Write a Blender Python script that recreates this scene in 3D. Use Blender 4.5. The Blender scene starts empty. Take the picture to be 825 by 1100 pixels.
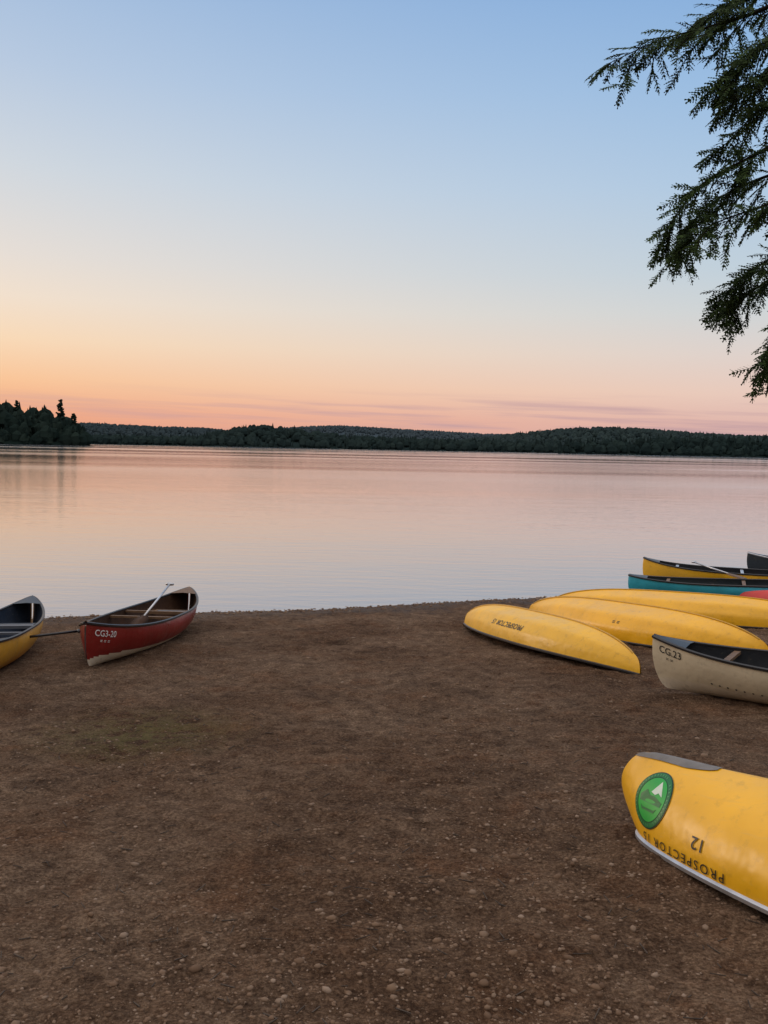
import bpy, math, random
import numpy as np
from mathutils import Vector, Matrix, noise
random.seed(7); rng = np.random.default_rng(7)
pi = math.pi
S = bpy.context.scene; COL = S.collection
S.view_settings.view_transform = 'Standard'; S.view_settings.look = 'None'; S.view_settings.exposure = 0

# ------------------------------------------------------------------ camera model
F = 1000.0; CX, CY = 412.5, 550.0; H = 2.6
P0 = math.radians(4.0); RO = math.atan(0.0195)
fw = Vector((0, math.cos(P0), -math.sin(P0)))
r0 = Vector((1, 0, 0)); u0 = Vector((0, math.sin(P0), math.cos(P0)))
rv = r0*math.cos(RO) + u0*math.sin(RO); uv = -r0*math.sin(RO) + u0*math.cos(RO)
CAM = Vector((0, 0, H))
cd = bpy.data.cameras.new('camera'); cam = bpy.data.objects.new('camera', cd); COL.objects.link(cam)
m = Matrix((rv, uv, -fw)).transposed().to_4x4(); m.translation = CAM; cam.matrix_world = m
cd.sensor_fit = 'VERTICAL'; cd.sensor_height = 24; cd.sensor_width = 18; cd.lens = 24*F/1100
cd.clip_start = 0.05; cd.clip_end = 12000
S.camera = cam
def ray(px, py): return fw + rv*((px-CX)/F) + uv*((CY-py)/F)
def PD(px, py, Y):
    d = ray(px, py); return CAM + d*(Y/d.y)
def WZ(px, py, z=0.0):
    d = ray(px, py); return CAM + d*((z-H)/d.z)

# ------------------------------------------------------------------ ground function
SH = [WZ(*p) for p in [(0,668),(60,663),(215,658),(330,655),(412,651),(500,646),(580,642),(700,637),(825,631)]]
shx = [-120, -14] + [p.x for p in SH] + [14, 120]
shy = [9.0, SH[0].y-.9] + [p.y for p in SH] + [SH[-1].y+1.5, SH[-1].y+6]
def ysh(x): return float(np.interp(x, shx, shy))
SL = 0.062
def gz(x, y):
    d = ysh(x) - y
    if d < 0: return max(-3.0, d*0.09)
    if d > 18: return SL*18 + (d-18)*0.02
    return SL*d
def W(px, py, h=0.0):
    d = ray(px, py); lo, hi = 0.5, 60.0
    for _ in range(50):
        mid = (lo+hi)/2; p = CAM + d*mid
        if p.z > max(gz(p.x, p.y), -0.03) + h: lo = mid
        else: hi = mid
    return CAM + d*lo

# ------------------------------------------------------------------ materials
def lin(r, g, b):
    f = lambda c: (c/255/12.92) if c/255 <= .04045 else ((c/255+.055)/1.055)**2.4
    return (f(r), f(g), f(b), 1)
def nt_new(name):
    mt = bpy.data.materials.new(name); mt.use_nodes = True
    nt = mt.node_tree; b = nt.nodes['Principled BSDF']; return mt, nt, b
def N(nt, typ, **kw):
    n = nt.nodes.new(typ)
    for k, v in kw.items(): setattr(n, k, v)
    return n
def mathn(nt, op, a, b=None, clamp=False):
    n = N(nt, 'ShaderNodeMath', operation=op, use_clamp=clamp)
    for i, q in enumerate((a, b)):
        if q is None: continue
        if isinstance(q, (int, float)): n.inputs[i].default_value = q
        else: nt.links.new(q, n.inputs[i])
    return n.outputs[0]
def maprange(nt, val, a, b, c=0.0, d=1.0, smooth=False):
    n = N(nt, 'ShaderNodeMapRange'); n.clamp = True
    if smooth: n.interpolation_type = 'SMOOTHSTEP'
    nt.links.new(val, n.inputs[0])
    for i, q in enumerate((a, b, c, d)): n.inputs[i+1].default_value = q
    return n.outputs[0]
def mixc(nt, fac, a, b, mode='MIX'):
    n = N(nt, 'ShaderNodeMix', data_type='RGBA', blend_type=mode)
    for q, i in ((fac, 0), (a, 6), (b, 7)):
        if isinstance(q, (int, float)): n.inputs[i].default_value = q
        elif isinstance(q, tuple): n.inputs[i].default_value = q
        else: nt.links.new(q, n.inputs[i])
    return n.outputs[2]
def noisen(nt, vec, scale, detail=4, rough=.55):
    n = N(nt, 'ShaderNodeTexNoise'); n.inputs['Scale'].default_value = scale
    n.inputs['Detail'].default_value = detail; n.inputs['Roughness'].default_value = rough
    if vec is not None: nt.links.new(vec, n.inputs['Vector'])
    return n.outputs['Fac']
def simple(name, col, rough=.5, var=.25, scale=6, bump=0.0, bscale=60, dirt=None, metallic=0, spec=None, bdist=.01):
    mt, nt, b = nt_new(name)
    tc = N(nt, 'ShaderNodeTexCoord').outputs['Object']
    f = noisen(nt, tc, scale, 5)
    dark = tuple(c*(1-var) for c in col[:3]) + (1,)
    lite = tuple(min(1, c*(1+var*.5)) for c in col[:3]) + (1,)
    c = mixc(nt, maprange(nt, f, .3, .7), dark, lite)
    if dirt:
        f2 = noisen(nt, tc, 14, 8, .7)
        c = mixc(nt, maprange(nt, f2, .54, .78, 0, dirt), c, (.10, .07, .04, 1))
        mp = N(nt, 'ShaderNodeMapping'); mp.inputs['Scale'].default_value = (3, 60, 40); nt.links.new(tc, mp.inputs[0])
        f4 = noisen(nt, mp.outputs[0], 1.0, 3, .6)      # long scuffs along the hull
        c = mixc(nt, maprange(nt, f4, .60, .72, 0, dirt*.8), c, (min(1, col[0]*.6+.15), min(1, col[1]*.6+.14), min(1, col[2]*.6+.1), 1))
        f3 = noisen(nt, tc, 3, 6, .7)
        nt.links.new(maprange(nt, f3, .3, .7, rough*.8, min(1, rough*1.5)), b.inputs['Roughness'])
    else: b.inputs['Roughness'].default_value = rough
    nt.links.new(c, b.inputs['Base Color'])
    b.inputs['Metallic'].default_value = metallic
    if spec is not None: b.inputs['Specular IOR Level'].default_value = spec
    if bump:
        bn = N(nt, 'ShaderNodeBump'); bn.inputs['Strength'].default_value = bump; bn.inputs['Distance'].default_value = bdist
        nt.links.new(noisen(nt, tc, bscale, 3), bn.inputs['Height']); nt.links.new(bn.outputs[0], b.inputs['Normal'])
    return mt
def hullm(name, col, rough, var, dirt): return simple(name, col, rough, var, 3, .35, 3.2, dirt, bdist=.05)
M = {
 'yellow': hullm('yellow_hull', (.90, .47, .012, 1), .32, .10, .35),
 'yellow2': hullm('yellow_hull_worn', (.88, .48, .02, 1), .36, .12, .45),
 'keel': simple('keel_yellow', (.58, .31, .02, 1), .5, .2, 5),
 'amber': hullm('amber_hull', (.66, .33, .03, 1), .4, .15, .35),
 'red': hullm('red_hull', (.24, .014, .012, 1), .3, .2, .3),
 'redold': hullm('faded_red_hull', (.55, .03, .022, 1), .4, .2, .3),
 'cream': hullm('cream_hull', (.70, .61, .43, 1), .4, .1, .35),
 'creamlow': simple('cream_band', (.74, .65, .49, 1), .5, .12, 8, .05, 30, .5),
 'teal': hullm('teal_hull', (.04, .46, .62, 1), .35, .15, .25),
 'navy': simple('dark_hull', (.02, .03, .035, 1), .35, .2, 4, .05, 25, .3),
 'inwood': simple('dark_wood_lining', (.060, .030, .017, 1), .8, .3, 8, .1, 30, .3, spec=.15),
 'ingrey': simple('grey_lining', (.030, .033, .038, 1), .7, .2, 8, .1, 40, .3, spec=.2),
 'inblue': simple('blue_lining', (.020, .030, .050, 1), .6, .2, 8, .1, 40, .3, spec=.2),
 'black': simple('black_vinyl', (.014, .014, .016, 1), .4, .2, 10),
 'ash': simple('ash_wood', (.17, .10, .055, 1), .55, .3, 14, .1, 40, spec=.2),
 'alu': simple('aluminium', (.55, .56, .58, 1), .4, .15, 10, 0, 30, None, .8),
 'dull': simple('dull_aluminium', (.11, .12, .14, 1), .5, .15, 10, 0, 30, None, .3),
 'grey': simple('skid_grey', (.20, .19, .18, 1), .75, .25, 14, .3, 60, .4),
 'web': simple('webbing', (.13, .13, .135, 1), .7, .2, 30, .2, 120),
 'white': simple('white_letters', (.78, .78, .76, 1), .5, .12, 20),
 'ink': simple('black_letters', (.012, .012, .012, 1), .5, .1, 20),
 'green': simple('emblem_green', (.010, .40, .045, 1), .4, .1, 12),
 'dgreen': simple('emblem_dark_green', (.004, .040, .016, 1), .4, .1, 12),
 'mgreen': simple('emblem_ring_green', (.008, .16, .038, 1), .4, .1, 12),
 'lgreen': simple('emblem_pale', (.10, .32, .12, 1), .4, .1, 12),
 'peak': simple('emblem_peak', (.66, .76, .64, 1), .4, .1, 12),
 'bark': simple('bark', (.045, .034, .027, 1), .9, .4, 12, .6, 40),
 'darkbark': simple('branch_bark', (.018, .016, .012, 1), .95, .4, 12, .6, 40, spec=.05),
}

# ------------------------------------------------------------------ object helpers
def mk(name, v, f, mats, parent=None, smooth=True, idx=None):
    me = bpy.data.meshes.new(name); me.from_pydata([tuple(p) for p in v], [], f)
    for q in (mats if isinstance(mats, (list, tuple)) else [mats]): me.materials.append(q)
    if idx is not None: me.polygons.foreach_set('material_index', idx)
    me.polygons.foreach_set('use_smooth', [smooth]*len(me.polygons)); me.update()
    o = bpy.data.objects.new(name, me); COL.objects.link(o)
    if parent: o.parent = parent
    return o
def tag(o, label=None, cat=None, group=None, kind=None):
    if label: o['label'] = label
    if cat: o['category'] = cat
    if group: o['group'] = group
    if kind: o['kind'] = kind
    return o
def empty(name, loc=(0, 0, 0)):
    o = bpy.data.objects.new(name, None); o.empty_display_size = .2; COL.objects.link(o); o.location = loc; return o
class MB:
    def __init__(s): s.v = []; s.f = []
    def tube(s, pts, rad, n=8, cap=True):
        pts = [Vector(p) for p in pts]; k0 = len(s.v)
        if not hasattr(rad, '__len__'): rad = [rad]*len(pts)
        for i, p in enumerate(pts):
            d = (pts[min(i+1, len(pts)-1)] - pts[max(i-1, 0)]).normalized()
            a = Vector((0, 0, 1)) if abs(d.z) < .9 else Vector((1, 0, 0))
            e1 = d.cross(a).normalized(); e2 = d.cross(e1)
            for j in range(n):
                th = 2*pi*(j+.5)/n
                s.v.append(p + (e1*math.cos(th) + e2*math.sin(th))*rad[i])
        for i in range(len(pts)-1):
            for j in range(n):
                a = k0+i*n+j; b = k0+i*n+(j+1) % n; s.f.append((a, b, b+n, a+n))
        if cap:
            s.f.append(tuple(k0+j for j in range(n))[::-1]); e = k0+(len(pts)-1)*n; s.f.append(tuple(e+j for j in range(n)))
    def bar(s, p0, p1, w, h, up=Vector((0, 0, 1))):
        p0, p1 = Vector(p0), Vector(p1); d = (p1-p0).normalized(); sd = d.cross(up).normalized(); u = sd.cross(d)
        k = len(s.v)
        for p in (p0, p1):
            for a, b in ((-1, -1), (1, -1), (1, 1), (-1, 1)): s.v.append(p + sd*(a*w/2) + u*(b*h/2))
        for q in ((0, 3, 2, 1), (4, 5, 6, 7), (0, 1, 5, 4), (1, 2, 6, 5), (2, 3, 7, 6), (3, 0, 4, 7)): s.f.append(tuple(k+i for i in q))
    def build(s, name, mat, parent=None, smooth=True): return mk(name, s.v, s.f, mat, parent, smooth)
def textmesh(body, size, space=1.0):
    cu = bpy.data.curves.new('lettering', 'FONT'); cu.body = body; cu.size = size; cu.space_character = space
    cu.align_x = 'CENTER'; cu.align_y = 'CENTER'; cu.resolution_u = 3; cu.offset = size*.006
    ob = bpy.data.objects.new('lettering', cu); COL.objects.link(ob)
    dg = bpy.context.evaluated_depsgraph_get(); me = bpy.data.meshes.new_from_object(ob.evaluated_get(dg))
    v = [(p.co.x, p.co.y) for p in me.vertices]; f = [tuple(p.vertices) for p in me.polygons]
    bpy.data.objects.remove(ob); bpy.data.meshes.remove(me); bpy.data.curves.remove(cu)
    return v, f

# ------------------------------------------------------------------ canoes
class Hull:
    def __init__(s, L, B=.88, D=.35, rise=.15, rock=.04, rpow=3, stem=.05, rec=.012, vee=.1, full=.82, inv=False, ang=0.0):
        s.L, s.B, s.D, s.rise, s.rock, s.rpow, s.stem, s.rec, s.vee, s.full, s.inv, s.ang = L, B, D, rise, rock, rpow, stem, rec, vee, full, inv, ang
        s.zmax = D + rise + .012
    def raw(s, t, v, side):
        a = min(abs(t), 1.0); sg = 1 if t >= 0 else -1
        b = s.B/2*max(1-a**2.2, 0)**s.full + .007
        zs = s.D + s.rise*a**3.2; zk = s.rock*a**s.rpow
        ph = v*pi/2; e = .54 + .46*a**1.6
        sn = max(math.sin(ph), 0)
        zr = (1-math.cos(ph))**(1-.35*a*a)*(1-s.vee) + s.vee*sn**.6*(.55+.45*v)
        yn = sn**e
        if s.ang:                      # flat bottom panels, a chine and flat sides
            k = (1-a**3)*s.ang
            ya = float(np.interp(v, (0, .42, .50, .74, 1), (0, .62, .71, .92, 1)))
            za = float(np.interp(v, (0, .42, .50, .74, 1), (0, .18, .25, .58, 1)))
            yn = yn*(1-k) + ya*k; zr = zr*(1-k) + za*k
        y = b*yn
        y *= 1 - .05*(max(0, v-.7)/.3)**2*(1-a)
        z = zk + (zs-zk)*zr
        q = min(1, max(0, 1-zr))
        x = s.L/2*(t - sg*(s.stem*a**6*(1-math.sqrt(max(0, 1-q*q))) + s.rec*a**8*max(0, zr-.3)**2*2))
        return Vector((x, side*y, z))
    def tr(s, p): return Vector((p.x, -p.y, s.zmax-p.z)) if s.inv else p
    def P(s, t, v, side): return s.tr(s.raw(t, v, side))
    def off(s, t, v, side, d):
        p = s.raw(t, v, side); h = .004
        a = s.raw(min(t+h, .9999), v, side) - s.raw(max(t-h, -.9999), v, side)
        b = s.raw(t, min(v+h, 1), side) - s.raw(t, max(v-h, 0), side)
        n = a.cross(b)
        if n.length < 1e-12: n = Vector((0, side, 0))
        n.normalize()
        if n.y*side < 0 or (abs(n.y) < .05 and n.z > 0): n = -n
        return s.tr(p + n*d)
    def girth(s, t):
        pts = [s.raw(t, i/20, 1) for i in range(21)]; return sum((pts[i+1]-pts[i]).length for i in range(20))

def place(root, A, B, roll=0.0, lift=0.0):
    x = (A-B).normalized(); y = Vector((0, 0, 1)).cross(x).normalized(); z = x.cross(y)
    R = Matrix((x, y, z)).transposed() @ Matrix.Rotation(roll, 3, 'X')
    root.location = (A+B)/2 + Vector((0, 0, lift)); root.rotation_euler = R.to_euler()

def canoe(PA, PB, label, mats, inv=False, roll=0., lift=-.01, L=None, stripe=0.0, lower=None, texts=(), bolts=(),
          skid=False, name='canoe', group='canoes along the lakeshore', **kw):
    L = L or (PA-PB).length
    h = Hull(L, inv=inv, **kw)
    root = empty(name); tag(root, label, 'canoe', group)
    ts = [math.sin(q)*.9995 for q in np.linspace(-pi/2, pi/2, 57)]
    ups = [q**1.35 for q in np.linspace(0, 1, 25)]
    crease = kw.get('vee', .1) > .2 or kw.get('ang', 0) > 0
    us = [(q, -1) for q in ups[::-1]] + [(q, 1) for q in (ups if crease else ups[1:])]
    v = []; f = []; ix = []
    for t in ts:
        for u, sd in us: v.append(h.P(t, u, sd))
    n = len(us)
    for i in range(len(ts)-1):
        for j in range(n-1):
            if crease and j == 24: continue
            f.append((i*n+j, i*n+j+1, (i+1)*n+j+1, (i+1)*n+j))
            ix.append(1 if max(us[j][0], us[j+1][0]) <= stripe*(1-.5*abs(ts[i])**5) else 0)
    mk('hull', v, f, [mats['hull'], lower or mats['hull']], root, True, ix)
    v2 = []
    for t in ts:
        a = abs(t); k = 1-.035 if a < .97 else .9
        for u, sd in us:
            p = h.raw(t*.992, u, sd)
            v2.append(h.tr(Vector((p.x, p.y*k, p.z + .014*(1-u)))))
    mk('lining', v2, [q[::-1] for q in f], mats['inner'], root)
    if kw.get('ang', 0):
        g = MB(); g.tube([h.tr(h.raw(t, 0, 1) + Vector((0, 0, -.003))) for t in ts], .011, 6); g.build('keel_strip', M['keel'], root)
    for sd in (1, -1):
        g = MB(); g.tube([h.tr(h.raw(t, 1, sd) + Vector((0, sd*.004, .004))) for t in ts], .016, 6); g.build('gunwale', mats['gunwale'], root, False)
    for sg in (1, -1):
        vv = []; ff = []
        q = [.83, .87, .91, .95, .98, .995]
        for t in q:
            for sd in (1, 0, -1):
                p = h.raw(sg*t, 1, 1); vv.append(h.tr(Vector((p.x, sd*(p.y-.004), p.z + .018 + (.012 if sd == 0 else 0)))))
        for i in range(len(q)-1):
            for j in range(2): ff.append((i*3+j, i*3+j+1, i*3+j+4, i*3+j+3))
        mk('deck_plate', vv, ff, mats['deck'], root)
    def inner_w(x, z0, hw):            # half width that stays inside the shell over a bar of half width hw
        w = 9
        for xx in (x-hw, x+hw):
            for v_ in np.linspace(.2, 1, 60):
                p = h.raw(xx/(L/2), v_, 1)
                if p.z >= z0-.03: w = min(w, p.y*.955); break
        return w
    for t in (-.52, .36):
        z = h.D - .09; x = t*L/2; w = inner_w(x, z, .14)
        g = MB()
        for dx in (-.12, .12): g.bar(h.tr(Vector((x+dx, -w, z))), h.tr(Vector((x+dx, w, z))), .035, .03)
        hp = min(.20, w*.8)
        for y in (-hp, hp): g.bar(h.tr(Vector((x-.10, y, z))), h.tr(Vector((x+.10, y, z))), .03, .028)
        st = g.build('seat', mats['seat'], root, False)
        g = MB(); g.bar(h.tr(Vector((x-.103, 0, z+.004))), h.tr(Vector((x+.103, 0, z+.004))), hp*1.86, .012); g.build('webbing', mats['web'], st, False)
    for t in (-.22, .05, .66):
        z = h.D + h.rise*abs(t)**3.2 - .022; x = t*L/2; w = inner_w(x, z, .03)
        g = MB(); g.bar(h.tr(Vector((x, -w, z))), h.tr(Vector((x, w, z))), .055, .024); g.build('thwart', mats['seat'], root, False)
    if skid:
        for sg in skid:
            vv = []; ff = []; q = list(np.linspace(.68, .998, 24)); us2 = list(np.linspace(-1, 1, 9))
            for i, t in enumerate(q):
                wv = .095*min(1, (t-.675)/.09)**.5*(1+max(0, t-.88)*1.5)
                for u in us2: vv.append(h.off(sg*t, abs(u)*wv, 1 if u >= 0 else -1, .005))
            for i in range(23):
                for j in range(8): ff.append((i*9+j, i*9+j+1, i*9+j+10, i*9+j+9))
            mk('skid_plate', vv, ff, M['grey'], root)
    for tx in texts:
        body, size, tc, vc, sd, mat = tx[:6]
        tv, tf = textmesh(body, size, tx[6] if len(tx) > 6 else 1.0); G = h.girth(tc)
        vv = [h.off(min(.998, tc - sd*x/(L/2)), min(.99, max(.01, vc + y/G)), sd, .005) for x, y in tv]
        mk('lettering', vv, tf, mat, root, False)
    for (t, v_, sd, r) in bolts:
        G = h.girth(t); vv = [h.off(t + r*math.cos(2*pi*k/8)/(L/2), v_ + r*math.sin(2*pi*k/8)/G, sd, .003) for k in range(8)] + [h.off(t, v_, sd, .008)]
        mk('bolt', vv, [(k, (k+1) % 8, 8) for k in range(8)], M['ink'], root)
    place(root, PA, PB, roll, lift)
    return root, h
def mset(hull, inner, gun, deck=None, seat='ash', web='web'):
    return {'hull': M[hull], 'inner': M[inner], 'gunwale': M[gun], 'deck': M[deck or gun], 'seat': M[seat], 'web': M[web]}
def gpt(a, dx, dy): return Vector((a.x+dx, a.y+dy, gz(a.x+dx, a.y+dy)))

# red canoe
canoe(W(90, 722), W(203, 668), 'dark red upright canoe with white number on its bow, at left',
      mset('red', 'inwood', 'black', 'ash'), stripe=.47, lower=M['creamlow'], D=.35, rise=.14, B=.86, stem=.09,
      texts=[('CG3-20', .088, .885, .82, 1, M['white']), ('= = =', .06, .885, .66, 1, M['white'])])
# left canoe
fp = W(35, 684)
canoe(gpt(fp, .60, -3.95), fp, 'yellow sided upright canoe with blue grey inside, cut off by the left edge',
      mset('amber', 'inblue', 'black', 'black', 'dull', 'web'), D=.36, rise=.15, stem=.08, B=.80)
inv_kw = dict(inv=True, stem=.07, rec=.0, rock=.20, rpow=3.2, vee=.40, full=1.12, ang=.95)
canoe(W(499, 670), W(688, 725), 'yellow upside down canoe nearest the middle of the beach, with lettering along its side',
      mset('yellow2', 'ingrey', 'black'), D=.34, rise=.04, B=.90, roll=math.radians(5),
      texts=[('PROSPECTOR 15', .105, .02, .66, -1, M['ink'])], **inv_kw)
canoe(W(568, 663), W(830, 711), 'yellow upside down canoe, middle one of the three side by side near the water',
      mset('yellow', 'ingrey', 'black'), D=.37, rise=.04, B=.94, roll=math.radians(-4),
      texts=[('= =', .09, -.1, .62, -1, M['ink'])], **inv_kw)
a = W(590, 654)
canoe(a, gpt(a, 3.2, -2.9), 'yellow upside down canoe beside the teal canoe, farthest of the three from the camera',
      mset('yellow', 'ingrey', 'black'), D=.35, rise=.04, B=.94, **inv_kw)
a = W(674, 643)
canoe(a, gpt(a, 3.75, -1.35), 'teal upright canoe with black rim lying behind the yellow upside down canoes',
      mset('teal', 'navy', 'black'), D=.33, rise=.09)
a = gpt(Vector((0, 0, 0)), 5.46, 14.30)
canoe(a, gpt(a, 3.6, -1.3), 'faded red upside down canoe whose tip just shows at the right edge',
      mset('redold', 'navy', 'black'), D=.30, rise=.05, inv=True, stem=.10, rock=.06, vee=.3)
a = WZ(689, 626, 0)
canoe(a, Vector((a.x+3.7, a.y-1.3, 0)), 'yellow upright canoe with grey inside floating at the water edge at right',
      mset('yellow', 'ingrey', 'black', 'black', 'alu'), lift=-.02, D=.36, rise=.16)
a = WZ(801, 614, 0)
canoe(a, Vector((a.x+3.8, a.y-.9, 0)), 'dark canoe floating farthest out at the right edge of the photo',
      mset('navy', 'ingrey', 'alu', 'black', 'alu'), lift=-.05, D=.34, rise=.13)
a = W(700, 741)
canoe(a, gpt(a, 3.35, -2.2), 'cream upright canoe with black rim and black number on its bow, at right',
      mset('cream', 'ingrey', 'black'), roll=math.radians(-1), stripe=.5, lower=M['creamlow'], D=.34, rise=.15, B=.88, stem=.08, full=1.0,
      texts=[('CG.23', .085, .905, .84, 1, M['ink']), ('= =', .05, .91, .70, 1, M['ink'])],
      bolts=[(.72-.035*k, .50, 1, .009) for k in range(7)])
# foreground yellow inverted
a = W(661, 876)
root, hf = canoe(a, gpt(a, 2.2, -3.34), 'big yellow upside down canoe in the right foreground with a round green emblem',
      mset('yellow', 'ingrey', 'alu'), inv=True, D=.36, rise=.05, stem=.13, rec=.11, rock=.02, vee=.22, B=1.0, full=.80, skid=(1, -1),
      texts=[('PROSPECTOR 15', .068, .665, .905, -1, M['ink'], 1.30), ('12', .092, .60, .72, -1, M['ink'])])
def emblem(parent, h, tc, vc, sd, R):
    G = h.girth(tc)
    mp = lambda x, y, d: h.off(min(.9985, tc - sd*x/(h.L/2)), min(.99, max(.01, vc + y/G)), sd, d)
    def disc(r0_, r1_, d, name, mat, par):
        v = []; f = []; n = 48; rings = 7
        for i in range(rings):
            r = r0_ + (r1_-r0_)*i/(rings-1)
            for j in range(n): v.append(mp(r*math.cos(2*pi*j/n), r*math.sin(2*pi*j/n), d))
        for i in range(rings-1):
            for j in range(n): f.append((i*n+j, i*n+(j+1) % n, (i+1)*n+(j+1) % n, (i+1)*n+j))
        return mk(name, v, f, mat, par)
    base = disc(.001, R, .004, 'emblem', M['dgreen'], parent)
    disc(R*.79, R*.955, .0055, 'emblem_ring', M['mgreen'], base)
    disc(.001, R*.76, .0055, 'emblem_field', M['green'], base)
    mb = MB()
    for k in range(40):          # ring lettering too small to read: short strokes
        if k % 14 in (12, 13): continue
        th = 2*pi*k/40; r1 = R*.83; r2 = R*.91; w = .03
        q = [(r1, th-w), (r1, th+w*random.uniform(.2, 1)), (r2, th+w), (r2, th-w*random.uniform(.2, 1))]
        k0 = len(mb.v)
        for r, t_ in q: mb.v.append(mp(r*math.cos(t_), r*math.sin(t_), .007))
        mb.f.append((k0, k0+1, k0+2, k0+3))
    mb.build('emblem_lettering', M['lgreen'], base)
    def drawing(polys, mat, d, name):
        mb = MB()
        for pts in polys:
            k0 = len(mb.v)
            for x, y in pts: mb.v.append(mp(-x*R, -y*R, d))     # stands upright while the hull lies upside down
            mb.f.append(tuple(range(k0, k0+len(pts))))
        mb.build(name, mat, base, False)
    drawing([[(-.10, .22), (.20, .66), (.54, .16), (.30, .25), (.16, .16)]], M['peak'], .0072, 'emblem_peak')
    drawing([[(-.66, .04), (-.36, .26), (-.10, .10), (.16, .12), (.66, -.02), (.62, -.16), (-.62, -.16)],
             [(-.50, -.28), (-.38, -.42), (.36, -.42), (.50, -.26), (.34, -.33), (-.34, -.34)]], M['mgreen'], .0072, 'emblem_drawing')
emblem(root, hf, .805, .52, -1, .145)

# ------------------------------------------------------------------ paddles
def paddle(top, bottom, label, shaft, blade):
    """top = grip end, bottom = tip of the blade"""
    top, bottom = Vector(top), Vector(bottom); d = (bottom-top); Lp = d.length; d.normalize()
    x = d; z = Vector((0, 0, 1)); y = z.cross(x).normalized(); z = x.cross(y)
    root = empty('paddle', top); root.rotation_euler = Matrix((x, y, z)).transposed().to_euler()
    tag(root, label, 'paddle', 'canoe paddles')
    bl = min(.5, Lp*.4)
    g = MB(); g.tube([(0, 0, 0), (Lp*.3, 0, 0), (Lp-bl+.04, 0, 0)], .014, 8); g.build('shaft', shaft, root)
    g = MB(); g.tube([(-.012, -.05, 0), (-.016, 0, 0), (-.012, .05, 0)], [.014, .021, .014], 8); g.build('grip', shaft, root)
    v = []; f = []
    pr = [(0, .018), (.08, .05), (.25, .09), (.6, .10), (.88, .09), (.97, .06), (1, .02)]
    for t, w in pr:
        for yy, zz in ((-w, 0), (0, .009), (w, 0), (0, -.009)): v.append((Lp-bl+t*bl, yy, zz))
    for i in range(len(pr)-1):
        for j in range(4): f.append((i*4+j, i*4+(j+1) % 4, i*4+4+(j+1) % 4, i*4+4+j))
    mk('blade', v, f, blade, root)
paddle(PD(182, 628, 11.5), PD(138, 683, 10.3), 'pale shafted paddle standing up out of the red canoe', M['alu'], M['inwood'])
paddle(PD(83, 678, 9.9), PD(-10, 689, 9.5), 'dark paddle laid across the rim of the canoe at the left edge', M['black'], M['black'])
paddle(PD(746, 604, 18.0), PD(800, 622, 16.6), 'pale paddle sticking out of the floating yellow canoe', M['alu'], M['ash'])

# ------------------------------------------------------------------ beach
def axis(lo, a, b, hi, step, g=1.18):
    mid = list(np.arange(a, b, step)); L_ = []; s_ = step; x = a
    while x > lo: s_ *= g; x -= s_; L_.append(x)
    R_ = []; s_ = step; x = mid[-1]
    while x < hi: s_ *= g; x += s_; R_.append(x)
    return L_[::-1] + mid + R_
xs = axis(-150, -5.2, 6.5, 150, .035); ys = []
y = 2.0
while y < 19: ys.append(y); y += .012 + .0035*y
lowy = []; s_ = .05; q = 2.0
while q > -90: s_ *= 1.25; q -= s_; lowy.append(q)
hiy = []; s_ = .1; q = ys[-1]
while q < 70: s_ *= 1.2; q += s_; hiy.append(q)
ys = lowy[::-1] + ys + hiy
dip = W(365, 691); moss = W(152, 786)
def bumpz(x, y):
    z = .030*noise.noise((x*.8, y*.8, 1.)) + .022*noise.noise((x*2.6, y*2.6, 4.)) + .018*noise.noise((x*7, y*7, 9.)) + .011*noise.noise((x*17, y*17, 2.))
    r = (x-dip.x)**2/.035 + (y-dip.y)**2/.02
    if r < 6: z -= .05*math.exp(-r)
    return z
def gfull(x, y):
    d = ysh(x) - y
    return gz(x, y) + bumpz(x, y)*min(1, max(.25, d/1.5+.25))
v = [(x, y, gfull(x, y)) for y in ys for x in xs]
n = len(xs)
f = [(j*n+i, j*n+i+1, (j+1)*n+i+1, (j+1)*n+i) for j in range(len(ys)-1) for i in range(n-1)]
mt, nt, b = nt_new('beach_soil')
geo = N(nt, 'ShaderNodeNewGeometry'); pos = geo.outputs['Position']
n1 = noisen(nt, pos, .7, 6, .62); n2 = noisen(nt, pos, 8, 6, .7); n3 = noisen(nt, pos, 60, 4, .78); n4 = noisen(nt, pos, 240, 2, .6); n5 = noisen(nt, pos, 2.1, 6, .68)
c = mixc(nt, maprange(nt, n1, .38, .60), (.275, .162, .093, 1), (.430, .285, .180, 1))
c = mixc(nt, maprange(nt, n5, .52, .68, 0, .6), c, (.350, .172, .085, 1))
c = mixc(nt, maprange(nt, n5, .34, .46, .65, 0), c, (.165, .100, .062, 1))
c = mixc(nt, maprange(nt, n2, .36, .64), mixc(nt, 1.0, c, (.50, .46, .44, 1), 'MULTIPLY'), c)
c = mixc(nt, maprange(nt, n3, .42, .58), mixc(nt, 1.0, c, (.46, .43, .42, 1), 'MULTIPLY'), c)
c = mixc(nt, maprange(nt, n3, .60, .74, 0, .6), c, (.50, .37, .26, 1))
vo = N(nt, 'ShaderNodeTexVoronoi'); vo.inputs['Scale'].default_value = 46; nt.links.new(pos, vo.inputs['Vector'])
bw = N(nt, 'ShaderNodeRGBToBW'); nt.links.new(vo.outputs['Color'], bw.inputs[0])
c = mixc(nt, .28, c, bw.outputs[0], 'SOFT_LIGHT')
sp = N(nt, 'ShaderNodeSeparateXYZ'); nt.links.new(pos, sp.inputs[0])
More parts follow.
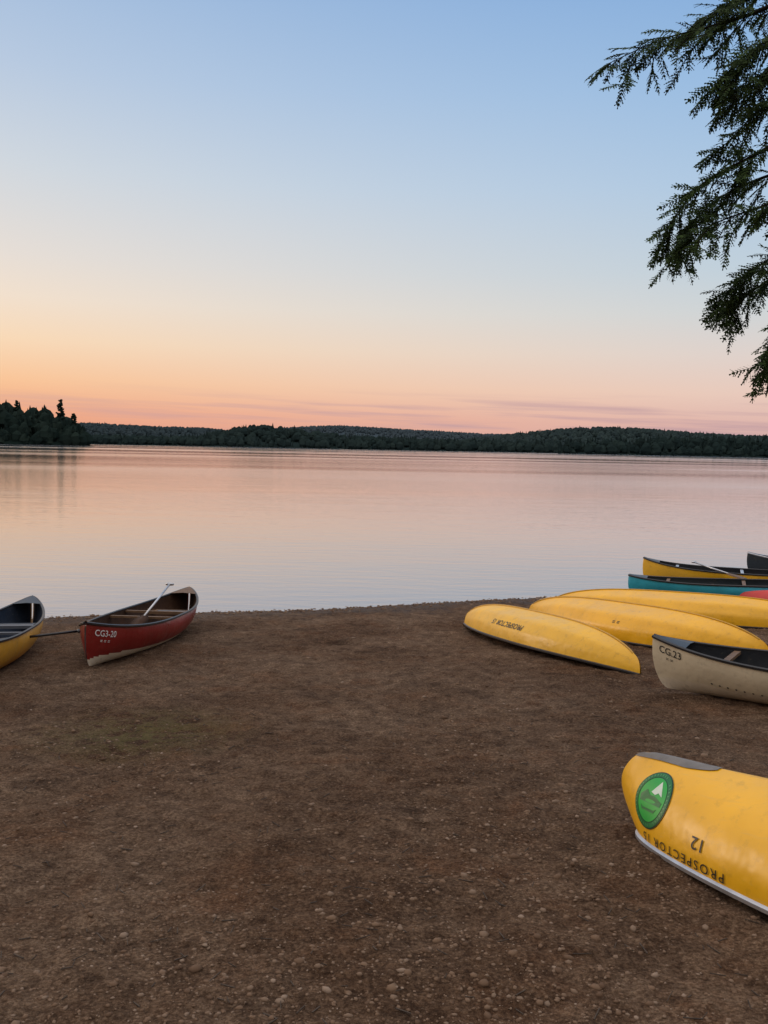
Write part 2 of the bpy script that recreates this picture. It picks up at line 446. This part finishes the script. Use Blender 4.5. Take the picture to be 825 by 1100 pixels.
def near(p, r0_, r1_, nz=.5):
    dx = mathn(nt, 'SUBTRACT', sp.outputs[0], p.x); dy = mathn(nt, 'SUBTRACT', sp.outputs[1], p.y)
    d = mathn(nt, 'SQRT', mathn(nt, 'ADD', mathn(nt, 'MULTIPLY', dx, dx), mathn(nt, 'MULTIPLY', dy, dy)))
    d = mathn(nt, 'ADD', d, mathn(nt, 'MULTIPLY', mathn(nt, 'SUBTRACT', n2, .5), nz))
    return maprange(nt, d, r0_, r1_, 1, 0)
c = mixc(nt, mathn(nt, 'MULTIPLY', near(moss, .0, 1.0, 1.4), maprange(nt, n2, .42, .56, 0, .7)), c, (.15, .15, .045, 1))
c = mixc(nt, near(dip, .0, .22, .3), c, (.04, .025, .017, 1))
wet = maprange(nt, mathn(nt, 'ADD', sp.outputs[2], mathn(nt, 'MULTIPLY', mathn(nt, 'SUBTRACT', n2, .5), .08)), .0, .09, 1, 0, True)
c = mixc(nt, mathn(nt, 'MULTIPLY', wet, .75), c, mixc(nt, 1.0, c, (.30, .30, .33, 1), 'MULTIPLY'))
nt.links.new(c, b.inputs['Base Color'])
nt.links.new(maprange(nt, wet, 0, 1, .95, .45), b.inputs['Roughness']); b.inputs['Specular IOR Level'].default_value = .10
hsum = mathn(nt, 'ADD', mathn(nt, 'MULTIPLY', n3, 1.1), mathn(nt, 'ADD', mathn(nt, 'MULTIPLY', n4, .4), mathn(nt, 'ADD', mathn(nt, 'MULTIPLY', n2, 2.2), mathn(nt, 'MULTIPLY', vo.outputs['Distance'], -.7))))
bn = N(nt, 'ShaderNodeBump'); bn.inputs['Strength'].default_value = 1.0; bn.inputs['Distance'].default_value = .033
nt.links.new(hsum, bn.inputs['Height']); nt.links.new(bn.outputs[0], b.inputs['Normal'])
tag(mk('ground', v, f, mt), kind='structure')

# pebbles
ph = (1+5**.5)/2
ico = np.array([(-1,ph,0),(1,ph,0),(-1,-ph,0),(1,-ph,0),(0,-1,ph),(0,1,ph),(0,-1,-ph),(0,1,-ph),(ph,0,-1),(ph,0,1),(-ph,0,-1),(-ph,0,1)])/1.9
icf = np.array([(0,11,5),(0,5,1),(0,1,7),(0,7,10),(0,10,11),(1,5,9),(5,11,4),(11,10,2),(10,7,6),(7,1,8),(3,9,4),(3,4,2),(3,2,6),(3,6,8),(3,8,9),(4,9,5),(2,4,11),(6,2,10),(8,6,7),(9,8,1)])
PV = []; PF = []
def pebble(x, y, s):
    k = len(PV)*12
    sc = np.array([s*random.uniform(.8, 1.35), s*random.uniform(.7, 1.1), s*random.uniform(.4, .7)])
    a = random.uniform(0, 2*pi); ca, sa = math.cos(a), math.sin(a)
    q = ico*(1+rng.uniform(-.22, .22, (12, 1)))*sc
    PV.append(np.stack([q[:, 0]*ca-q[:, 1]*sa+x, q[:, 0]*sa+q[:, 1]*ca+y, q[:, 2]+gfull(x, y)+s*.03], 1)); PF.append(icf+k)
for i in range(34000):
    Y = 2.2*math.exp(random.random()**1.15*math.log(16/2.2)); X = random.uniform(-.60, .60)*Y
    if ysh(X) - Y < -.3: continue
    if noise.noise((X*.8, Y*.8, 20.)) < random.uniform(-.6, .3): continue
    s = min(.023, .0044*math.exp(random.gauss(0, .5)))*(1+.04*Y)
    pebble(X, Y, s)
for i in range(2600):
    X = random.uniform(-8, 9); Y = ysh(X) + random.gauss(-.05, .2)
    pebble(X, Y, random.uniform(.008, .028))
for (px, py) in [(612, 1030), (650, 968), (600, 1042), (640, 1006), (322, 1035), (368, 920), (560, 985), (520, 1060), (770, 1010), (700, 1060), (300, 1075), (210, 1040), (455, 890), (590, 760), (470, 960), (680, 1000), (580, 1075), (640, 1060), (500, 1020), (430, 1000)]:
    p = W(px, py); pebble(p.x, p.y, random.uniform(.014, .022))
mt, nt, b = nt_new('pebble_stone')
g_ = N(nt, 'ShaderNodeNewGeometry'); cr = N(nt, 'ShaderNodeValToRGB'); e = cr.color_ramp.elements
e[0].color = (.10, .060, .038, 1); e[1].color = (.28, .205, .15, 1); q = e.new(.5); q.color = (.18, .115, .073, 1); q = e.new(.93); q.color = (.215, .152, .107, 1)
nt.links.new(g_.outputs['Random Per Island'], cr.inputs[0]); nt.links.new(cr.outputs[0], b.inputs['Base Color']); b.inputs['Roughness'].default_value = .9; b.inputs['Specular IOR Level'].default_value = .1
tag(mk('pebbles', np.concatenate(PV).tolist(), np.concatenate(PF).tolist(), mt), 'small brown pebbles and grit scattered over the beach', 'pebbles', kind='stuff')
# twigs and needles
g = MB()
for i in range(900):
    Y = 2.2*math.exp(random.random()*math.log(15/2.2)); X = random.uniform(-.6, .6)*Y
    if ysh(X) - Y < .1: continue
    a = random.uniform(0, pi); l = random.uniform(.010, .035); z = gfull(X, Y)+.004
    g.bar((X-l*math.cos(a), Y-l*math.sin(a), z), (X+l*math.cos(a), Y+l*math.sin(a), z+random.uniform(-.002, .006)), random.uniform(.002, .005), .003)
tag(g.build('twigs', simple('twig', (.07, .048, .032, 1), .9, .5, 30), None, False), 'tiny dark twigs and needles littering the beach soil', 'twigs', kind='stuff')

# ------------------------------------------------------------------ water
mt = bpy.data.materials.new('lake_water'); mt.use_nodes = True; nt = mt.node_tree; nt.nodes.clear()
out = N(nt, 'ShaderNodeOutputMaterial'); geo = N(nt, 'ShaderNodeNewGeometry'); pos = geo.outputs['Position']
mp = N(nt, 'ShaderNodeMapping'); mp.inputs['Scale'].default_value = (.55, 1.7, 1); nt.links.new(pos, mp.inputs[0])
w1 = noisen(nt, mp.outputs[0], 1.6, 3, .5); w2 = noisen(nt, mp.outputs[0], .22, 2, .5); w3 = noisen(nt, mp.outputs[0], 6, 2, .5)
mp2 = N(nt, 'ShaderNodeMapping'); mp2.inputs['Scale'].default_value = (.0035, .02, 1); nt.links.new(pos, mp2.inputs[0])
pt = noisen(nt, mp2.outputs[0], 1.0, 3, .5)
hs = mathn(nt, 'ADD', mathn(nt, 'MULTIPLY', w1, .6), mathn(nt, 'ADD', mathn(nt, 'MULTIPLY', w2, .9), mathn(nt, 'MULTIPLY', w3, .20)))
bn = N(nt, 'ShaderNodeBump'); bn.inputs['Distance'].default_value = .05
nt.links.new(maprange(nt, pt, .4, .62, .20, .36), bn.inputs['Strength'])
nt.links.new(hs, bn.inputs['Height'])
gl = N(nt, 'ShaderNodeBsdfGlossy'); gl.inputs['Color'].default_value = (.98, .96, .98, 1)
nt.links.new(maprange(nt, pt, .42, .62, .06, .13), gl.inputs['Roughness']); nt.links.new(bn.outputs[0], gl.inputs['Normal'])
df = N(nt, 'ShaderNodeBsdfDiffuse'); df.inputs['Color'].default_value = (.085, .115, .175, 1)
fr = N(nt, 'ShaderNodeFresnel'); fr.inputs['IOR'].default_value = 1.45; nt.links.new(bn.outputs[0], fr.inputs['Normal'])
fac = mathn(nt, 'ADD', mathn(nt, 'MULTIPLY', fr.outputs[0], .85), .20, True)
mx = N(nt, 'ShaderNodeMixShader'); nt.links.new(fac, mx.inputs[0]); nt.links.new(df.outputs[0], mx.inputs[1]); nt.links.new(gl.outputs[0], mx.inputs[2]); nt.links.new(mx.outputs[0], out.inputs[0])
tag(mk('water', [(-6000, 4, 0), (6000, 4, 0), (6000, 9000, 0), (-6000, 9000, 0)], [(0, 1, 2, 3)], mt), kind='structure')

# ------------------------------------------------------------------ hills and forest
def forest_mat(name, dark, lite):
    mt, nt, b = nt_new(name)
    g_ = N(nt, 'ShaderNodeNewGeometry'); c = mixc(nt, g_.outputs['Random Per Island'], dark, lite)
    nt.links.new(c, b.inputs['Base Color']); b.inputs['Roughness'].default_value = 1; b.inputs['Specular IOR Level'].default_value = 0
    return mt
def conifer(v, f, x, y, z, h, r, n=6, tiers=4):
    for k in range(tiers):
        q0 = k/tiers
        zb = z + h*(.06 + .86*q0); zt = z + h*min(1, .06+.86*q0+.42) if k < tiers-1 else z+h
        rr = r*(1-.82*q0)*random.uniform(.85, 1.1); k0 = len(v); a0 = random.random()*6
        for j in range(n):
            q = random.uniform(.5, 1.2); v.append((x+rr*q*math.cos(a0+2*pi*j/n), y+rr*q*math.sin(a0+2*pi*j/n), zb+random.uniform(-.05, .05)*h))
        v.append((x, y, zt))
        for j in range(n): f.append((k0+j, k0+(j+1) % n, k0+n))
def broad(v, f, x, y, z, h, r):
    k0 = len(v); n = 6; a0 = random.random()*6
    lv = ((.1, .5), (.4, 1.), (.72, .85), (.93, .4))
    for hz, rz in lv:
        for j in range(n):
            q = random.uniform(.75, 1.2)*rz*r; v.append((x+q*math.cos(a0+2*pi*j/n), y+q*math.sin(a0+2*pi*j/n), z+h*(hz+random.uniform(-.05, .05))))
    v.append((x, y, z+h))
    for i in range(3):
        for j in range(n): f.append((k0+i*n+j, k0+i*n+(j+1) % n, k0+(i+1)*n+(j+1) % n, k0+(i+1)*n+j))
    for j in range(n): f.append((k0+3*n+j, k0+3*n+(j+1) % n, k0+4*n))
def ridge(prof, D, back, th, spacing, pcon, dark, lite, label, jit=.25):
    rt = [PD(a_, b_, D+back) for a_, b_ in prof]; D2 = D+back
    X2 = [p.x/D2 for p in rt]; Z2 = [max(.6, p.z - th*.93) for p in rt]
    def hz(u, s):      # u = X/Y (bearing), s 0..1 from shore to ridge
        return np.interp(u, X2, Z2)*math.sin(min(s, 1.6)*pi/2)**.9 if s > 0 else -.5
    us = np.linspace(X2[0], X2[-1], 90); ss = [-.02, 0, .02, .15, .3, .45, .6, .75, .9, 1., 1.3, 1.6]
    v = []; f = []
    for s in ss:
        for u in us:
            Y = D + back*s; v.append((u*Y, Y, hz(u, s)+(.4 if s > 0 else 0)))
    n = len(us)
    for j in range(len(ss)-1):
        for i in range(n-1): f.append((j*n+i, j*n+i+1, (j+1)*n+i+1, (j+1)*n+i))
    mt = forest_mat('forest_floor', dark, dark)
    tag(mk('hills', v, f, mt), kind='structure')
    v = []; f = []
    W_ = (X2[-1]-X2[0])*D2
    cnt = int(W_*back/spacing**2)
    for i in range(cnt):
        s = random.uniform(0, 1.08)**.9; u = random.uniform(X2[0], X2[-1]); Y = D+back*s+2
        h = th*random.uniform(1-jit*1.6, 1+jit*.35)
        if random.random() < pcon: conifer(v, f, u*Y, Y, hz(u, s), h, h*random.uniform(.19, .28))
        else: broad(v, f, u*Y, Y, hz(u, s)-.15*h, h*.95, h*random.uniform(.32, .46))
    for i in range(int(W_/(spacing*.5))):
        u = random.uniform(X2[0], X2[-1]); Y = D+random.uniform(1, 6); h = th*random.uniform(.45, .95)
        if random.random() < pcon: conifer(v, f, u*Y, Y, 0, h, h*.22)
        else: broad(v, f, u*Y, Y, -.1*h, h*.9, h*.38)
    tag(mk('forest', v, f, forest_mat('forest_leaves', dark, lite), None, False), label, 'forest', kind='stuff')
# far to near; distance haze is painted in as bluer, paler base colours
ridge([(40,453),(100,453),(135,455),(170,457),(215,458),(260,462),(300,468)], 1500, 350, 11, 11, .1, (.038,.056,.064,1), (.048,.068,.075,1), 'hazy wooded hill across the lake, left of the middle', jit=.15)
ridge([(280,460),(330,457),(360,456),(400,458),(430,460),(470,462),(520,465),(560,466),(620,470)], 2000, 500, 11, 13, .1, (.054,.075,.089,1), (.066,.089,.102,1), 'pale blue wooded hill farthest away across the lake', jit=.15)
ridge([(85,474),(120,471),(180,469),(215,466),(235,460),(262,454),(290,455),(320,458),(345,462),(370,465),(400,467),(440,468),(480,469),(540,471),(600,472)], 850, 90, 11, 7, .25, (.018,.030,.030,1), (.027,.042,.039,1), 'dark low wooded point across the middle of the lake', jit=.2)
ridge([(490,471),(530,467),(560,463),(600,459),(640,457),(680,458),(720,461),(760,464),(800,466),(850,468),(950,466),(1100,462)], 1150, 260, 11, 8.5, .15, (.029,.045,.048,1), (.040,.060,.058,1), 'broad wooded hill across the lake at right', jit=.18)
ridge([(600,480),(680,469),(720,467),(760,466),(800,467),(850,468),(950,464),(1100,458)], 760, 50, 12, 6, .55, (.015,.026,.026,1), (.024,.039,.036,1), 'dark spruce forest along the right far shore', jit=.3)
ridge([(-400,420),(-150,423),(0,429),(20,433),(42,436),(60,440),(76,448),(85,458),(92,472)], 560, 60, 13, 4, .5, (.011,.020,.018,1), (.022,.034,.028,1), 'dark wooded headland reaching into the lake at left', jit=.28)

# individual trees on the left headland
def lake_pine(px, toppy, Y, h, label, r, dense=420):
    tp = PD(px, toppy, Y); base = tp.z - h
    root = empty('pine_tree', (tp.x, Y, base)); tag(root, label, 'tree', 'tall pines on the left headland')
    g = MB(); g.tube([(0, 0, -1), (.1, 0, h*.5), (0, 0, h*.97)], [.35, .22, .05], 7); g.build('trunk', M['bark'], root)
    v = []; f = []
    boughs = [(random.uniform(.3, .97), random.uniform(0, 2*pi), random.uniform(.6, 1.1)) for _ in range(34)]
    for k in range(dense):
        t, a, q_ = random.choice(boughs)
        s = random.random()**.7; rr = r*(1.08-t)**.7*q_*s
        c_ = Vector((rr*math.cos(a), rr*math.sin(a), h*t + rr*.22 + random.uniform(-.35, .35)))+Vector((random.uniform(-.4, .4), random.uniform(-.4, .4), 0))
        sz = random.uniform(.35, .8)
        k0 = len(v)
        for j in range(5):
            th = 2*pi*j/5; v.append(c_+Vector((sz*math.cos(th)*random.uniform(.6, 1.2), sz*math.sin(th)*random.uniform(.6, 1.2), random.uniform(-.3, .25))))
        v.append(c_+Vector((0, 0, .6))); v.append(c_-Vector((0, 0, .3)))
        for j in range(5): f.append((k0+j, k0+(j+1) % 5, k0+5)); f.append((k0+(j+1) % 5, k0+j, k0+6))
    mk('crown', v, f, pinemat, root, False)
pinemat = forest_mat('pine_needles', (.010, .018, .014, 1), (.026, .038, .028, 1))
lake_pine(65, 428, 590, 22, 'tallest pine standing above the treeline of the left headland', 4.2)
lake_pine(79, 444, 585, 15, 'shorter pine just right of the tallest pine on the headland', 3.4)
lake_pine(18, 430, 600, 20, 'pine rising over the left headland near the left edge of the photo', 4.0)

# ------------------------------------------------------------------ overhanging tree
mt, nt, b = nt_new('evergreen_needles')
g_ = N(nt, 'ShaderNodeNewGeometry')
c = mixc(nt, g_.outputs['Random Per Island'], (.012, .026, .009, 1), (.054, .090, .027, 1)); nt.links.new(c, b.inputs['Base Color'])
b.inputs['Roughness'].default_value = .8; b.inputs['Specular IOR Level'].default_value = .08
leafmat = mt
TB = Vector((5.4, 4.5, 0)); TB.z = gz(TB.x, TB.y) - .1
tree = empty('evergreen_tree', TB); tag(tree, 'evergreen tree with drooping dark branches hanging in from the upper right corner', 'tree')
g = MB(); g.tube([(0, 0, 0), (.02, 0, .4), (.05, .03, 3), (0, .05, 7), (0, 0, 10), (.05, 0, 12)], [.36, .24, .20, .14, .07, .02], 12); g.build('trunk', M['bark'], tree)
def catmull(pts, n):
    P = [Vector(p) for p in pts]; P = [P[0]*2-P[1]] + P + [P[-1]*2-P[-2]]; o = []
    for i in range(1, len(P)-2):
        for k in range(n):
            t = k/n; a, b_, c_, d_ = P[i-1], P[i], P[i+1], P[i+2]
            o.append(.5*((2*b_)+(c_-a)*t+(2*a-5*b_+4*c_-d_)*t*t+(3*b_-a-3*c_+d_)*t**3))
    o.append(P[-2]); return o
def rvec(a): return Vector((random.uniform(-a, a), random.uniform(-a, a), random.uniform(-a, a)))
def sprig(v, f, p, d, ln, nrm, ls):
    """a needle-covered twig: a narrow flat strip whose edges are toothed by the needle tips"""
    m_ = max(3, int(ln/.0075/ls)); k0 = len(v); q = p.copy()
    for j in range(m_+1):
        s2 = d.cross(nrm)
        if s2.length < 1e-4: s2 = Vector((1, 0, 0))
        s2.normalize(); t = j/m_
        w = (.0066*(1-.6*t**2)*(1.25 if j % 2 else .38))*ls*random.uniform(.7, 1.25)
        adv = d*(.006*ls if j % 2 else 0)
        v.append(q+adv+s2*w); v.append(q+adv-s2*w)
        d = (d+Vector((0, 0, -.025))+rvec(.06)).normalized(); q = q+d*(ln/m_)
    for j in range(m_): f.append((k0+2*j, k0+2*j+1, k0+2*j+3, k0+2*j+2))
def frond(v, f, tw, p, d, L_, ls=1.0):
    """a flat hemlock spray: a stem with rows of needle twigs in one plane"""
    d = d.normalized(); nrm = (Vector((0, -.6, .8))+rvec(.6)).normalized(); n = max(4, int(L_/.018/ls)); pts = [p.copy()]
    for i in range(n):
        t = i/n
        d = (d + Vector((0, 0, -.04*ls)) + rvec(.07)).normalized(); p = p + d*(L_/n); pts.append(p.copy())
        side = d.cross(nrm).normalized()
        for sg in (1, -1):
            sl = (.022+.28*L_*(1-t)**.8*min(1, .4+2*t))*random.uniform(.45, 1.2)
            sd = (d*.85 + side*sg + Vector((0, 0, -.12))+rvec(.2)).normalized()
            sprig(v, f, p.copy(), sd, sl, nrm+rvec(.25), ls)
    sprig(v, f, p.copy(), d, .035*ls, nrm, ls)
    tw.tube(pts[::max(1, n//4)]+[pts[-1]], .002, 3, False)
def limb(pts, rad, dens, LL, start=0.25, ls=1.0):
    c_ = catmull(pts, 8); n = len(c_)
    loc = [p-TB for p in c_]
    g = MB(); g.tube(loc, [rad*(1-i/(n-1))**2.2+.003 for i in range(n)], 6); br = g.build('branch', M['darkbark'], tree)
    v = []; f = []; tw = MB()
    def at(t):
        x = t*(n-1); i = min(int(x), n-2); return loc[i].lerp(loc[i+1], x-i), (loc[i+1]-loc[i]).normalized()
    L_tot = sum((loc[i+1]-loc[i]).length for i in range(n-1)); cnt = int(L_tot*(1-start)*dens)
    for k in range(cnt):
        t = start+(1-start)*(k+random.random())/cnt; p, d = at(t); s = d.cross(Vector((0, 0, 1))).normalized()*(1 if k % 2 else -1)
        dd = d*random.uniform(.3, 1.0)+s*random.uniform(.05, .7)+Vector((0, 0, random.uniform(-.6, .42)))
        frond(v, f, tw, p, dd, LL*random.uniform(.35, 1.0)*(1.05-.4*(t-start)/(1-start)), ls=ls)
    if ls == 1.0:                   # dense clumps where side boughs hang
        for t0 in np.arange(start+.04, .97, .085):
            p0, d = at(min(.99, t0+random.uniform(-.03, .03)))
            s = d.cross(Vector((0, 0, 1))).normalized()*random.choice((-1, 1))
            b1 = d*random.uniform(.2, .7)+s*random.uniform(.2, .6)+Vector((0, 0, random.uniform(-.9, -.05))); b1.normalize()
            ln = LL*random.uniform(.5, 1.15); q = p0.copy(); st = [q.copy()]
            for j in range(7):
                b1 = (b1+Vector((0, 0, -.09))+rvec(.06)).normalized(); q = q+b1*(ln/7); st.append(q.copy())
                frond(v, f, tw, q, b1*.7+rvec(.85)+Vector((0, 0, -.12)), LL*random.uniform(.28, .58))
            tw.tube(st, .003, 4, False)
    for _ in range(4): frond(v, f, tw, loc[-1], (loc[-1]-loc[-3]).normalized()+rvec(.35), LL*.6, ls=ls)
    fo = mk('foliage', v, f, leafmat, br, False); tw.build('twigs', M['darkbark'], br)
def px(*l): return [PD(*q) for q in l]
def tz(z): return TB + Vector((0.03, .03, z))
D_ = 20
limb([tz(5.6)] + px((920,-95,5.6),(840,-35,5.8),(790,0,5.9),(757,18,6.0)), .035, D_, .30, .42)
limb([tz(5.0)] + px((905,-45,5.5),(830,5,5.6),(765,28,5.7),(712,42,5.8),(658,66,5.9)), .035, D_, .28, .36)
limb([tz(4.7)] + px((905,-10,5.2),(845,30,5.3),(800,60,5.4),(768,92,5.5)), .03, D_, .29, .42)
limb([tz(4.5)] + px((920,25,5.7),(865,50,5.8),(820,78,5.9),(784,112,6.0)), .03, D_, .28, .42)
limb([tz(4.3)] + px((925,70,5.4),(865,95,5.5),(818,118,5.6),(774,160,5.7)), .03, D_, .25, .44)
limb([tz(4.1)] + px((930,110,5.3),(860,140,5.4),(808,168,5.5),(758,195,5.6),(728,228,5.7),(712,258,5.75)), .032, D_, .26, .42)
limb([tz(3.8)] + px((930,160,5.6),(872,178,5.7),(822,190,5.8),(774,212,5.9),(740,243,6.0),(730,268,6.0)), .03, D_, .25, .44)
limb([tz(3.7)] + px((930,185,5.2),(870,205,5.3),(818,222,5.4),(768,240,5.5),(734,262,5.6)), .03, D_, .20, .44)
limb([tz(3.5)] + px((930,225,5.4),(875,255,5.5),(828,278,5.6),(795,300,5.7),(774,322,5.8)), .03, D_, .25, .44)
limb([tz(3.4)] + px((930,250,5.8),(880,275,5.9),(838,295,6.0),(800,318,6.0),(780,332,6.1)), .03, D_, .25, .44)
limb([tz(3.2)] + px((940,275,5.2),(885,300,5.3),(846,335,5.4),(828,372,5.5)), .028, D_, .27, .46)
limb([tz(3.0)] + px((940,300,5.5),(888,325,5.6),(852,352,5.7),(828,390,5.7)), .028, D_, .25, .46)
for k in range(9):
    a = random.uniform(-1.9, 1.5); z = 3.2+k*.95; r = 2.6*(1-k/12)
    p0 = tz(z); d = Vector((math.cos(a), math.sin(a), 0))
    limb([p0, p0+d*r*.5+Vector((0, 0, .15)), p0+d*r+Vector((0, 0, -.35))], .04, 8, .5, .2, ls=2.4)

# ------------------------------------------------------------------ sky and light
w = bpy.data.worlds.new('World'); S.world = w; w.use_nodes = True; nt = w.node_tree; nt.nodes.clear()
out = N(nt, 'ShaderNodeOutputWorld'); bg = N(nt, 'ShaderNodeBackground'); nt.links.new(bg.outputs[0], out.inputs[0])
tc = N(nt, 'ShaderNodeTexCoord'); sp = N(nt, 'ShaderNodeSeparateXYZ'); nt.links.new(tc.outputs['Generated'], sp.inputs[0])
X, Y, Z = sp.outputs
def ramp(stops):
    r = N(nt, 'ShaderNodeValToRGB'); e = r.color_ramp.elements; r.color_ramp.interpolation = 'LINEAR'
    e[0].position = stops[0][0]; e[0].color = lin(*stops[0][1]); e[1].position = stops[-1][0]; e[1].color = lin(*stops[-1][1])
    for p, c_ in stops[1:-1]: q = e.new(p); q.color = lin(*c_)
    nt.links.new(Z, r.inputs[0]); return r.outputs[0]
RL = ramp([(0,(228,150,122)),(.03,(243,170,130)),(.06,(251,197,149)),(.10,(251,218,181)),(.14,(245,225,204)),(.18,(234,223,213)),(.26,(212,217,222)),(.345,(187,203,224)),(.42,(167,191,221)),(.7,(178,180,190)),(1,(192,185,182))])
RR = ramp([(0,(212,170,164)),(.03,(223,182,172)),(.06,(232,202,188)),(.10,(222,210,204)),(.14,(207,212,214)),(.18,(193,208,219)),(.26,(174,200,226)),(.345,(153,188,225)),(.42,(134,174,220)),(.7,(172,178,190)),(1,(192,185,182))])
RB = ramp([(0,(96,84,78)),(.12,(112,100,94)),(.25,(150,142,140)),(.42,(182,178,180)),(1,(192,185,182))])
az = mathn(nt, 'ARCTAN2', X, Y)
c = mixc(nt, maprange(nt, az, -.47, .36), RL, RR)
# thin lavender cloud streaks low over the hills, thicker to the right
cmb = N(nt, 'ShaderNodeCombineXYZ'); nt.links.new(mathn(nt, 'MULTIPLY', az, 4.5), cmb.inputs[0]); nt.links.new(mathn(nt, 'ADD', mathn(nt, 'MULTIPLY', Z, 110), mathn(nt, 'MULTIPLY', az, 3.0)), cmb.inputs[1])
cl = noisen(nt, cmb.outputs[0], 1.0, 4, .5)
band = mathn(nt, 'MULTIPLY', maprange(nt, Z, .006, .018, 0, 1, True), maprange(nt, Z, .035, .065, 1, 0, True))
amt = mathn(nt, 'MULTIPLY', maprange(nt, cl, .46, .64), mathn(nt, 'MULTIPLY', band, maprange(nt, az, -.35, .15, .3, .8)))
c = mixc(nt, amt, c, lin(190, 156, 162))
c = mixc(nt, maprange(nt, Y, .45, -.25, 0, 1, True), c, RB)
gain = maprange(nt, Z, .42, .85, 1, 2.4, True)  # added boost: sky above the view brightened to light beach and canoes
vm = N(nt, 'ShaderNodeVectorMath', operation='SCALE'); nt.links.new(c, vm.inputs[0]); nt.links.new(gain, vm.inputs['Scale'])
sk = N(nt, 'ShaderNodeTexSky'); sk.sky_type = 'NISHITA'; sk.sun_disc = False; sk.sun_elevation = math.radians(1.5); sk.sun_rotation = math.radians(-60)
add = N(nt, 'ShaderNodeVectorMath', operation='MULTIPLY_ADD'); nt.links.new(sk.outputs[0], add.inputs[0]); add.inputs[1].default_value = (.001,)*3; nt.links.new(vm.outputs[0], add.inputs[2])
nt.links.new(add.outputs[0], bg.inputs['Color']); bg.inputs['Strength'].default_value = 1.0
sl = bpy.data.lights.new('sun', 'SUN'); sl.energy = .6; sl.angle = math.radians(14); sl.color = (1, .76, .55)
so = bpy.data.objects.new('sun', sl); COL.objects.link(so)
so.rotation_euler = Vector((-.83, .48, .22)).to_track_quat('Z', 'Y').to_euler()
